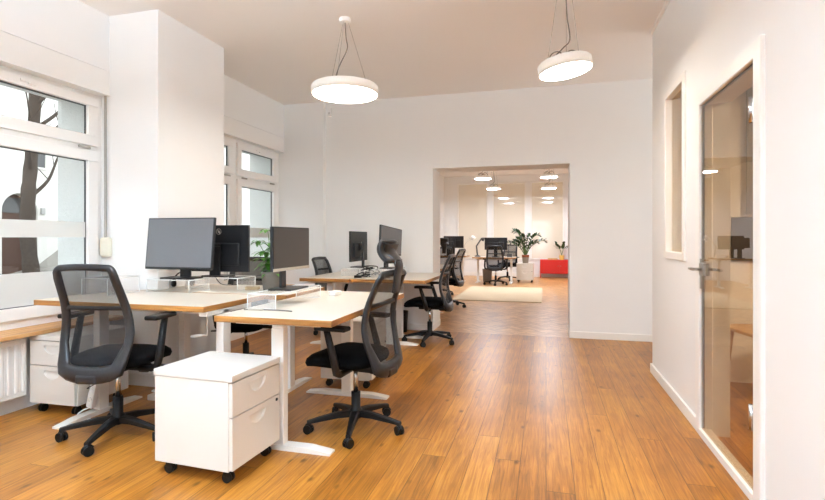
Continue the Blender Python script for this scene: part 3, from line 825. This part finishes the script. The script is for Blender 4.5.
# ------------------------------------------------------------------ pendants
def pendant(label, x, y, z, rad, hgt, zc, group, tilt=0., coils=False, mat=LAMPE):
    """z: height of the diffuser; zc: ceiling"""
    t = thing('pendant_lamp', label, 'ceiling lamp', (x, y, zc), 0, group)
    dz = z-zc
    rm = Matrix.Translation((0, 0, dz)) @ Matrix.Rotation(tilt, 4, 'Y')
    m = MB(); m.lathe([(0, -.035), (.045, -.035), (.05, -.03), (.05, -.002), (.05, 0), (0, 0)], 24); m.build('canopy', LAMPW, t)
    m = MB(); m.lathe([(rad*.965, .004), (rad, .0), (rad, hgt-.012), (rad-.012, hgt), (0, hgt)], 56, mat=rm); so = m.build('drum_shade', OPAL, t)
    m = MB(); m.lathe([(0, .002), (rad*.93, .002), (rad*.968, .008), (rad*.968, .012), (0, .012)], 56, mat=rm); m.build('diffuser', mat, so)
    if mat is LAMPN: m = MB(); m.lathe([(rad*.30, hgt+.001), (rad*.90, hgt+.001), (rad*.90, hgt+.003), (rad*.30, hgt+.003), (rad*.30, hgt+.001)], 48, mat=rm); m.build('added_uplight_ring', LAMPV, so)  # glowing ring added on the unseen pendants to lift the ceiling
    for k in range(3):
        a = 2*PI*k/3+.6; p = rm @ Vector((rad*.72*math.cos(a), rad*.72*math.sin(a), hgt))
        q = Vector((.03*math.cos(a), .03*math.sin(a), -.034)) if not coils else Vector((p.x*.4, p.y*.4, -.02))
        MB().tube([q, p], .0016, 6).build('suspension_wire', WIRE, t)
    top = rm @ Vector((0, 0, hgt))
    if coils:
        m = MB(); m.tube(spline([(0, 0, -.03), (.01, .0, dz*.35), (.03, 0, dz*.62), (-.02, 0, dz+hgt+.10), (-.08, 0, dz+hgt+.04), (-.09, 0, dz+hgt+.01)], 8), .0045, 8)
        r = .058
        for cx in (-.055, .055):
            m.tube([(top.x+cx+r*math.cos(PI*i/14), top.y+.01, top.z+.006+1.3*r*math.sin(PI*i/14)) for i in range(15)], .0045, 8)
        m.build('power_cord', CORDG, t)
        m = MB(); m.lathe([(0, .03), (.05, .03), (.065, .012), (.065, 0)], 20, mat=rm @ Matrix.Translation((0, 0, hgt))); m.build('mounting_cap', WIRE, so)
    else:
        m = MB(); m.tube(spline([(0, 0, -.03), (.01, 0, dz*.25), (.02, 0, dz*.4), (-.05, 0, dz*.6), (-.10, 0, dz*.8), (-.105, 0, dz+hgt)], 8), .0045, 8); m.build('power_cord', CORDG, t)
    return t
GL = 'round white pendant lamps'
pendant('large round white pendant lamp hanging level on three wires at left', -1.70, 4.06, 2.50, .290, .082, CZ, GL)
pendant('smaller tilted round white pendant lamp with looped cord at right', .145, 3.97, 2.515, .200, .085, CZ, GL, R(-8), True)
pendant('added unseen round white pendant lamp over the window side, behind the camera', -1.70, 1.0, 2.50, .290, .082, CZ, GL, mat=LAMPN)  # unseen, added as fill light for the near room
pendant('added unseen round white pendant lamp over the wall side, behind the camera', -.30, -1.2, 2.50, .290, .082, CZ, GL, mat=LAMPN)  # second added fill lamp, out of view behind the camera
pendant('round white pendant lamp nearest the opening, left row of the far room', -1.48, 12.1, 2.68, .200, .07, 3.3, GL, 0, True, LAMPF)
pendant('round white pendant lamp nearest the far wall, left row of the far room', -1.48, 14.7, 2.68, .200, .07, 3.3, GL, 0, True, LAMPF)
pendant('round white pendant lamp nearest the opening, right row of the far room', .07, 12.2, 2.68, .200, .07, 3.3, GL, 0, True, LAMPF)
pendant('round white pendant lamp nearest the far wall, right row of the far room', .08, 14.7, 2.66, .200, .07, 3.3, GL, 0, True, LAMPF)
pendant('added unseen round white pendant lamp lighting the glazed side room', 2.6, 3.0, 2.55, .290, .07, CZ, GL, mat=LAMPS2)  # added out of frame to brighten the room behind the glass

# ------------------------------------------------------------------ plants
def leaf(m, base, d, length, width, droop=.3, fold=.15):
    d = d.normalized(); side = d.cross(Vector((0, 0, 1)))
    side = side.normalized() if side.length > 1e-3 else Vector((1, 0, 0))
    up = side.cross(d); K = 6; rows = []
    for i in range(K+1):
        u = i/K; w_ = width*math.sin(PI*min(1, u*.92+.06))**.8*(1-u*.25)
        c = base+d*(length*u)-Vector((0, 0, 1))*(droop*length*u*u)
        if i == K: w_ = .0008
        rows.append([m.bm.verts.new(c+side*w_+up*fold*w_), m.bm.verts.new(c), m.bm.verts.new(c-side*w_+up*fold*w_)])
    for a, b in zip(rows[:-1], rows[1:]):
        for j in range(2): f = m.bm.faces.new((a[j], a[j+1], b[j+1], b[j])); f.smooth = True
def pot(t, r, h, mat, rim=None):
    p = MB(); p.lathe([(0, 0), (r*.78, 0), (r*.82, .006), (r, h*.92), (r*1.03, h), (r*.93, h), (r*.9, h*.86), (0, h*.86)], 28)
    p.build('pot', mat, t)
    s = MB(); s.lathe([(0, h*.90), (r*.9, h*.88)], 20); s.build('soil', SOIL, t)
# schefflera-like plant on the joined desk
t = thing('potted_plant', 'leafy green potted plant behind the dark-screened desk monitor', 'plant', (-2.185, 3.66, .82))
pot(t, .080, .155, POTG)
rnd = random.Random(3)
for (dx, dy, hh) in ((-.02, -.02, .48), (-.11, -.02, .36), (.04, .05, .42), (.0, .06, .30), (-.04, -.06, .17), (.03, -.07, .12), (-.07, .04, .24)):
    s = MB(); tip = Vector((dx, dy, .13+hh*.75)); pts = spline([(0, 0, .12), (dx*.3, dy*.3, .13+hh*.35), tip], 5); s.tube(pts, .0035, 6)
    so = s.build('stem', STEM, t)
    l = MB()
    for q in range(3):
        c = pts[-1-q*3]
        for k in range(6):
            a = k*PI/3+rnd.uniform(-.3, .3)
            leaf(l, c, Vector((math.cos(a), math.sin(a), rnd.uniform(-.1, .5))), rnd.uniform(.07, .11), .021, .5)
    l.build('foliage', LEAF, so)
# broad plant on the far pedestal
t = thing('potted_plant', 'broad dark green potted plant standing on the far white pedestal', 'plant', (-.56, 14.42, .54))
pot(t, .095, .17, POTT)
MB().lathe([(.075, .165), (.10, .165), (.10, .235), (.085, .235), (.08, .17)], 24).build('inner_pot', TERRA, t)
rnd = random.Random(11)
for k in range(12):
    a = rnd.uniform(0, 2*PI) if k > 4 else (PI, .25, PI*.92, -.1, PI*1.1)[k]; rr = rnd.uniform(.10, .34) if k > 4 else (.50, .55, .34, .36, .26)[k]
    hh = rnd.uniform(.42, .66) if k > 4 else (.40, .46, .74, .62, .70)[k]
    pts = spline([(0, 0, .18), (.28*rr*math.cos(a), .28*rr*math.sin(a), .18+hh*.62), (.7*rr*math.cos(a), .7*rr*math.sin(a), .18+hh*.94), (rr*math.cos(a), rr*math.sin(a), .18+hh)], 4)
    s = MB(); s.tube(pts, [.014-.0007*i for i in range(len(pts))], 6); so = s.build('stem', STEM, t)
    l = MB()
    for i in range(3, len(pts)):
        d = (pts[i]-pts[i-1]).normalized()
        for sd in (-1, 1):
            v = d.cross(Vector((.3*rnd.uniform(-1, 1), 1, 0))); v = v.normalized() if v.length > .01 else Vector((1, 0, 0))
            leaf(l, pts[i], d*.7+v*sd*.7+Vector((0, rnd.uniform(-.5, .5), .1)), .115, .036, .15)
    leaf(l, pts[-1], d, .11, .032, .2)
    l.build('foliage', LEAFD, so)
# plant on the red cabinet
t = thing('potted_plant', 'dark-leaved plant in a yellow pot on the red cabinet', 'plant', (.47, 16.1, .575))
pot(t, .08, .14, YEL)
for k in range(7):
    a = k*.9+.4; rr = .17+.04*(k % 3)
    pts = spline([(0, 0, .12), (.4*rr*math.cos(a), .4*rr*math.sin(a), .34), (rr*math.cos(a), rr*math.sin(a), .36+.06*(k % 3))], 5)
    s = MB(); s.tube(pts, .006, 6); so = s.build('stem', STEM, t)
    l = MB()
    for i in (5, 7, 10): leaf(l, pts[i], (pts[i]-pts[i-1])+Vector((0, 0, .02*(i % 3))), .17, .05, .3)
    l.build('foliage', LEAFD, so)

# ------------------------------------------------------------------ red cabinet, tray, rug, bin and small things
t = thing('sideboard', 'low red metal sideboard against the far wall', 'cabinet', (.40, 16.22, 0))
m = MB(); m.box(-.58, .58, -.18, .2, .14, .575, bev=.006); m.build('body', RED, t)
for s in (-1, 1):
    d = MB(); d.box(.29*s-.285+.004*s, .29*s+.285+.004*s, -.20, -.18, .15, .565, bev=.003)
    do = d.build('door', RED, t)
    MB().lathe([(0, 0), (.012, 0), (.014, .012), (0, .02)], 14, mat=Matrix.Translation((.04*s, -.2, .38)) @ Matrix.Rotation(R(90), 4, 'X')).build('knob', CHROME, do)
for sx in (-1, 1):
    for sy in (-.16, .18):
        MB().box(sx*.565-.012, sx*.565+.012, sy-.012, sy+.012, 0, .145).build('leg', RED, t)
t = thing('wooden_tray', 'shallow wooden tray on top of the red sideboard', 'tray', (.20, 16.18, .575))
m = MB(); m.box(-.15, .15, -.14, .14, 0, .012)
for bx in ((-.15, .15, -.14, -.13), (-.15, .15, .13, .14), (-.15, -.14, -.13, .13), (.14, .15, -.13, .13)): m.box(bx[0], bx[1], bx[2], bx[3], .01, .04)
m.build('tray_body', OAK, t)
o = MB().box(-1.85, -.08, 9.9, 12.75, 0.001, .014, bev=.005).build('rug', RUGM); tag(o, 'flat beige rug on the parquet of the far room', 'rug')
t = thing('waste_bin', 'small black waste bin under the desk with the cable tangle', 'bin', (-1.87, 6.39, 0))
MB().lathe([(0, .004), (.075, .004), (.078, 0), (.095, .27), (.099, .275), (.094, .27), (.075, .012), (0, .012)], 28).build('bucket', BLKM, t)
t = thing('waste_bin', 'grey waste bin under the far room desk, behind its white leg', 'bin', (-1.78, 14.25, 0))
t.location = (-1.62, 14.3, 0)
MB().lathe([(0, .004), (.12, .004), (.14, .36), (.145, .365), (.137, .36), (.115, .012), (0, .012)], 24).build('bucket', GREYP, t)
# cable tangle
t = thing('cable_tangle', 'tangle of black and white cables on the back-wall desk', 'cables', (-2.08, 5.72, .785))
rnd = random.Random(5)
for nm, mt, n in (('black_cable', CORDB, 4), ('white_cable', CORDW, 3)):
    for k in range(n):
        pts = [(rnd.uniform(-.085, .085), rnd.uniform(-.22, .2), rnd.uniform(.008, .12)) for _ in range(8)]
        pts[0] = (pts[0][0], pts[0][1], .008); pts[-1] = (pts[-1][0], pts[-1][1], .008)
        MB().tube([(p.x, p.y, max(.007, p.z)) for p in spline(pts, 7)], .006, 7).build(nm, mt, t)
MB().box(-.08, .0, -.30, -.25, 0, .03, bev=.006).build('plug_adapter', BLKM, t)
# power strip tied to the desk column, with its cord
t = thing('power_strip', 'white power strip tied to the column of the near window desk', 'power strip', (-3.095, 2.79, .025))
m = MB(); m.box(-.026, .026, -.02, .02, .04, .30, bev=.006, mat=Matrix.Rotation(R(14), 4, 'Y')); so = m.build('socket_block', CORDW, t)
for k in range(3):
    MB().lathe([(.018, 0), (.018, .005), (.014, .005), (.012, .001), (0, .001)], 16, mat=Matrix.Rotation(R(14), 4, 'Y') @ Matrix.Translation((0, -.020, .10+k*.075)) @ Matrix.Rotation(R(90), 4, 'X')).build('socket', CORDW, so)
m = MB(); m.box(-.02, .025, -.06, -.02, .22, .27, bev=.008); m.build('plug', CORDW, t)
MB().tube(spline([(.01, 0, .04), (-.03, -.03, .02), (-.05, -.05, -.005), (.0, -.06, -.018), (.08, -.06, -.019)], 6), .005, 8).build('power_cord', CORDW, t)
MB().tube([(.06*math.cos(a)+.03, .055*math.sin(a)+.03, .19+.03*math.cos(a)) for a in [2*PI*i/24 for i in range(24)]], .003, 6, closed=True).build('cable_tie', CORDB, t)
t = thing('power_adapter', 'white power adapter lying on the floor under the near window desk', 'adapter', (-2.93, 3.22, 0))
MB().box(-.035, .035, -.05, .05, 0, .045, bev=.01).build('adapter_block', CORDW, t)
MB().tube(spline([(0, .05, .02), (.05, .12, .006), (.0, .2, .006), (-.04, .3, .006)], 6), .0045, 7).build('cord', CORDB, t)
t = thing('desk_cable', 'thin dark cable lying across the nearest desk by the acrylic riser', 'cable', (-1.70, 2.73, .80))
MB().tube(spline([(-.12, .0, .005), (-.03, .01, .005), (.10, .02, .005), (.21, .0, .005)], 6), .0042, 7).build('cord', CORDG, t)
MB().box(-.09, .01, -.008, .016, .0, .011, bev=.003).build('plug_end', SILVER, t)
t = thing('cardboard_box', 'small tan box on the joined desk right of the emblem monitor', 'box', (-2.36, 3.66, .82), R(20))
MB().box(-.055, .055, -.028, .028, 0, .026, bev=.004).build('box_body', M('tan_card', (164, 140, 104), .7), t)
t = thing('power_adapter', 'white power adapter at the far end of the nearest desk', 'adapter', (-1.60, 3.62, .80))
MB().box(-.03, .03, -.06, .06, 0, .036, bev=.008).build('adapter_block', CORDW, t)
t = thing('headphones', 'black headphones lying under the large grey-screened monitor', 'headphones', (-3.06, 3.68, .82), R(55))
m = MB(); m.tube([(.075*math.cos(PI*i/14), 0, .05+.085*math.sin(PI*i/14)) for i in range(15)], .006, 8); m.build('headband', BLKM, t)
for s in (-1, 1):
    MB().lathe([(0, -.014), (.03, -.014), (.036, 0), (.03, .014), (0, .014)], 18, mat=Matrix.Translation((s*.075, 0, .042)) @ Matrix.Rotation(R(90), 4, 'Y')).build('ear_cup', BLKM, t)
for (dx, pts) in ((0, [(-2.93, 3.86, .99), (-2.90, 3.90, .9), (-2.84, 3.92, .83), (-2.7, 3.95, .826)]),):
    o = MB().tube(spline(pts, 6), .004, 7).build('monitor_cable', CORDB); tag(o, 'black cable hanging behind the emblem monitor down to the joined desk', 'cable')
# far desk lamps
def desk_lamp(label, loc, rotz, mat_arm, mat_shade, bulb):
    t = thing('desk_lamp', label, 'lamp', loc, rotz)
    MB().lathe([(0, 0), (.075, 0), (.075, .012), (.02, .022), (0, .022)], 22).build('base', mat_arm, t)
    m = MB(); m.tube([(0, 0, .02), (-.05, 0, .28), (.12, 0, .52)], .011, 8); m.build('arm', mat_arm, t)
    rm = Matrix.Translation((.20, 0, .50)) @ Matrix.Rotation(R(-35), 4, 'Y')
    s = MB(); s.lathe([(.028, .07), (.035, .06), (.085, -.05), (.08, -.05), (.03, .055)], 22, mat=rm); so = s.build('lamp_shade', mat_shade, t)
    b = MB(); b.lathe([(0, -.045), (.03, -.035), (.034, 0), (.02, .04), (0, .05)], 14, mat=rm); b.build('bulb', bulb, so)
    return t
desk_lamp('white desk lamp switched on at the left of the far room', (-2.22, 14.2, .75), 0, SILVER, LAMPW, LAMPS)
t = thing('desk_lamp', 'dark grey jointed desk lamp left of the wide far room monitor', 'lamp', (-1.88, 14.15, .72))
MB().lathe([(0, 0), (.085, 0), (.085, .02), (.03, .05), (0, .05)], 20).build('base', SHADEG, t)
m = MB(); m.tube([(0, 0, .04), (-.03, 0, .30), (.10, 0, .50)], .022, 8); m.build('arm', SHADEG, t)
MB().lathe([(.02, .05), (.05, 0), (.055, -.05), (.045, -.05), (.02, .04)], 18, mat=Matrix.Translation((.14, 0, .50)) @ Matrix.Rotation(R(-70), 4, 'Y')).build('lamp_shade', SHADEG, t)
t = thing('desk_organizer', 'dark desk organizer with cups right of the wide far room monitor', 'organizer', (-.98, 14.1, .72))
m = MB(); m.box(-.07, .07, -.06, .06, 0, .10, bev=.006); m.cyl((-.03, 0, .09), (-.03, 0, .30), .012); m.tube([(-.03, 0, .3), (.04, 0, .40), (-.02, 0, .46)], .012, 8); m.build('organizer_body', SHADEG, t)
t = thing('paper_tray', 'white paper tray on the left desk of the far room', 'tray', (-2.30, 13.85, .75))
m = MB(); m.box(-.13, .13, -.1, .1, 0, .01); m.box(-.13, .13, -.1, .1, .07, .08); m.box(-.13, -.122, -.1, .1, .01, .07); m.box(.122, .13, -.1, .1, .01, .07); m.build('tray_body', LAM, t)

# ------------------------------------------------------------------ glazed side room
t = thing('side_table', 'wooden side table with splayed legs behind the glass door', 'side table', (1.66, 4.35, 0), R(12))
MB().box(-.27, .27, -.26, .26, .53, .555, bev=.006).build('table_top', OAK, t)
for sx in (-1, 1):
    for sy in (-1, 1):
        MB().tube([(sx*.2, sy*.19, .535), (sx*.235, sy*.225, 0)], [.024, .017], 10).build('leg', OAK, t)
t = thing('curtain', 'grey floor-length curtain at the end of the side room', 'curtain', (2.6, YE-.20, 0))
m = MB(); m.grid(lambda u, v: Vector((-.95+2.2*u, .022*math.sin(u*60), 1.45+v*1.55)), 150, 4); m.build('fabric', CURT, t, solid=.003)
MB().cyl((-1.0, 0, 3.02), (1.3, 0, 3.02), .012).build('rod', STEEL, t)
t = thing('pinboard', 'dark pinboard on the end wall of the side room', 'pinboard', (2.3, YE-.155, 1.05))
MB().box(-.75, .75, -.02, 0, 0, .38, bev=.003).build('board', BOARD, t)

# ------------------------------------------------------------------ the street outside
sbox('ground', STONE, -40, -4.2, -30, 50, -.45, -.35)
for i, yy in enumerate((WY1, VY1)): sbox('trim_%d' % (i+8), PLASTER, -4.205, -3.80, yy-.014, yy+.004, .56, 2.69)
t = thing('building', 'white street building with an arched doorway across the road', 'building', (-14, 9.5, -.35))
m = MB()
ay0, ay1 = 9.98-9.5, 10.95-9.5
m.box(-1, 0, -25, ay0, 0, 9); m.box(-1, 0, ay1, 25, 0, 9); 
K = 16; rad = (ay1-ay0)/2; cyy = (ay0+ay1)/2; zc_ = 2.35
poly = [(ay0, 9), (ay0, zc_)]+[(cyy-rad*math.cos(PI*i/K), zc_+rad*math.sin(PI*i/K)) for i in range(1, K)]+[(ay1, zc_), (ay1, 9)]
# arch head as quads
for i in range(K):
    a0_, a1_ = PI*i/K, PI*(i+1)/K
    p0 = (cyy-rad*math.cos(a0_), zc_+rad*math.sin(a0_)); p1 = (cyy-rad*math.cos(a1_), zc_+rad*math.sin(a1_))
    m.prism([(p0[0], p0[1]), (p1[0], p1[1]), (p1[0], 9), (p0[0], 9)], -1, 0, Matrix(((0, 0, 1, 0), (1, 0, 0, 0), (0, 1, 0, 0), (0, 0, 0, 1))))
m.build('facade', FAC, t)
d = MB(); d.box(-.42, -.36, ay0, ay1, 0, zc_+rad); do = d.build('arched_door', DOORB, t)
MB().box(-.36, -.34, ay0+.1, ay1-.1, zc_-.05, zc_+rad-.12).build('fanlight', DGL, do)
for (yy, zz, ww, hh) in ((11.02-9.5, 3.62, .26, .55), (7.2-9.5, 3.3, .9, 1.2), (12.8-9.5, 3.3, .9, 1.2), (14.6-9.5, 1.2, .9, 1.4)):
    f = MB()
    for bx in ((yy-ww/2-.06, yy-ww/2, zz-.06, zz+hh+.06), (yy+ww/2, yy+ww/2+.06, zz-.06, zz+hh+.06), (yy-ww/2, yy+ww/2, zz-.06, zz), (yy-ww/2, yy+ww/2, zz+hh, zz+hh+.06)): f.box(0, .04, *bx)
    fo = f.build('facade_window', FAC, t); MB().box(.0, .015, yy-ww/2, yy+ww/2, zz, zz+hh).build('pane', DGL, fo)
MB().box(0, .06, 11.02-9.5, 11.14-9.5, 2.28, 2.46, bev=.01).build('letter_box', M('grey_metal_box', (170, 170, 168), .4, .3), t)
t = thing('street_tree', 'bare street tree with a knobbly trunk outside the near window', 'tree', (-8.3, 6.36, -.35))
m = MB(); rnd = random.Random(4)
tp = [(0, 0, 0), (.02, .02, .8), (-.04, 0, 1.6), (.03, -.05, 2.3), (0, .02, 2.9), (.05, .06, 4.2), (.0, .1, 6.2), (.05, .1, 8.5)]
sp_ = spline(tp, 5); m.tube(sp_, [.128-.06*i/len(sp_)+(.007*math.sin(i*2.1)) for i in range(len(sp_))], 12)
to = m.build('trunk', BARK, t)
for k in range(16):
    z = 2.3+k*.36; a = rnd.uniform(0, 2*PI); L = rnd.uniform(.7, 1.7)
    d = Vector((math.cos(a), math.sin(a), .9)); p = Vector((0, .02, z))
    pts = spline([p, p+d*L*.35+Vector((0, 0, .05)), p+d*L*.7+Vector((rnd.uniform(-.1, .1), rnd.uniform(-.1, .1), .3)), p+d*L+Vector((0, 0, .6))], 4)
    b = MB(); b.tube(pts, [.035-.0025*i for i in range(len(pts))] if len(pts) < 14 else .01, 7)
    for q in range(4, len(pts), 2):
        dd = Vector((rnd.uniform(-1, 1), rnd.uniform(-1, 1), rnd.uniform(.2, 1))).normalized()*rnd.uniform(.25, .5)
        b.tube([pts[q], pts[q]+dd*.6, pts[q]+dd+Vector((0, 0, .1))], [.009, .006, .003], 5)
    b.build('branch', BARK, t)
def car(label, loc, paint, L=4.2):
    """along Y, rear at -Y end"""
    t = thing('car', label, 'car', loc)
    prof = [(-L/2, .35), (-L/2+.03, .75), (-L/2+.18, .92), (-L/2+.75, 1.40), (-L/2+1.1, 1.46), (.35, 1.45), (.75, 1.32), (1.25, .97), (L/2-.25, .83), (L/2-.02, .62), (L/2, .32), (L/2-.1, .22), (-L/2+.1, .22)]
    mt = Matrix(((0, 0, 1, 0), (1, 0, 0, 0), (0, 1, 0, 0), (0, 0, 0, 1)))
    m = MB(); m.prism(prof, -.82, .82, mt)
    bmesh.ops.bevel(m.bm, geom=[e for e in m.bm.edges if abs((e.verts[0].co-e.verts[1].co).x) < .01 and e.verts[0].co.z > .8], offset=.09, segments=3, affect='EDGES')
    m.build('body', paint, t)
    for s in (-1, 1):
        g = MB(); g.prism([(-L/2+.55, .98), (-L/2+.92, 1.34), (.32, 1.35), (.98, .98)], s*.815-.012, s*.815+.012, mt); g.build('side_window', CARG, t)
        for y in (-L/2+.75, L/2-.8):
            wv = MB(); wv.cyl((s*.66, y, .32), (s*.84, y, .32), .32, n=24); wo = wv.build('wheel', TYRE, t)
            MB().cyl((s*.835, y, .32), (s*.85, y, .32), .2, n=18).build('rim', STEEL, wo)
    g = MB(); g.box(.60, .80, -L/2-.005, -L/2+.03, .62, .80, bev=.01); g.box(-.80, -.60, -L/2-.005, -L/2+.03, .62, .80, bev=.01); g.build('tail_lamp', RED, t)
    return t
car('silver car parked in the street left of the tree', (-10.3, 5.45, -.35), CARP)
car('pale grey car parked in the street right of the tree', (-10.3, 9.85, -.35), CARD).rotation_euler = (0, 0, PI)

# ------------------------------------------------------------------ light, camera, view
wd = bpy.data.worlds.new('overcast_sky'); SC.world = wd; wd.use_nodes = True
bg = wd.node_tree.nodes['Background']; bg.inputs[0].default_value = (.93, .97, 1., 1); bg.inputs[1].default_value = 1.1
cam = bpy.data.cameras.new('camera'); co = bpy.data.objects.new('camera', cam); COL.objects.link(co)
cam.sensor_fit = 'HORIZONTAL'; cam.sensor_width = 36.; cam.lens = 498./825*36.
cam.shift_y = -12./825; cam.clip_start = .05; cam.clip_end = 200
co.location = (0, 0, 1.25); co.rotation_euler = (R(90), 0, math.atan(133.5/498))
SC.camera = co
vs = SC.view_settings
vs.view_transform = 'Standard'; vs.look = 'None'; vs.exposure = 1.72; vs.gamma = 1.; vs.use_curve_mapping = False
SC.cycles.max_bounces = 14; SC.cycles.diffuse_bounces = 8; SC.cycles.transparent_max_bounces = 24; SC.cycles.glossy_bounces = 6
SC.cycles.sample_clamp_indirect = 6.0
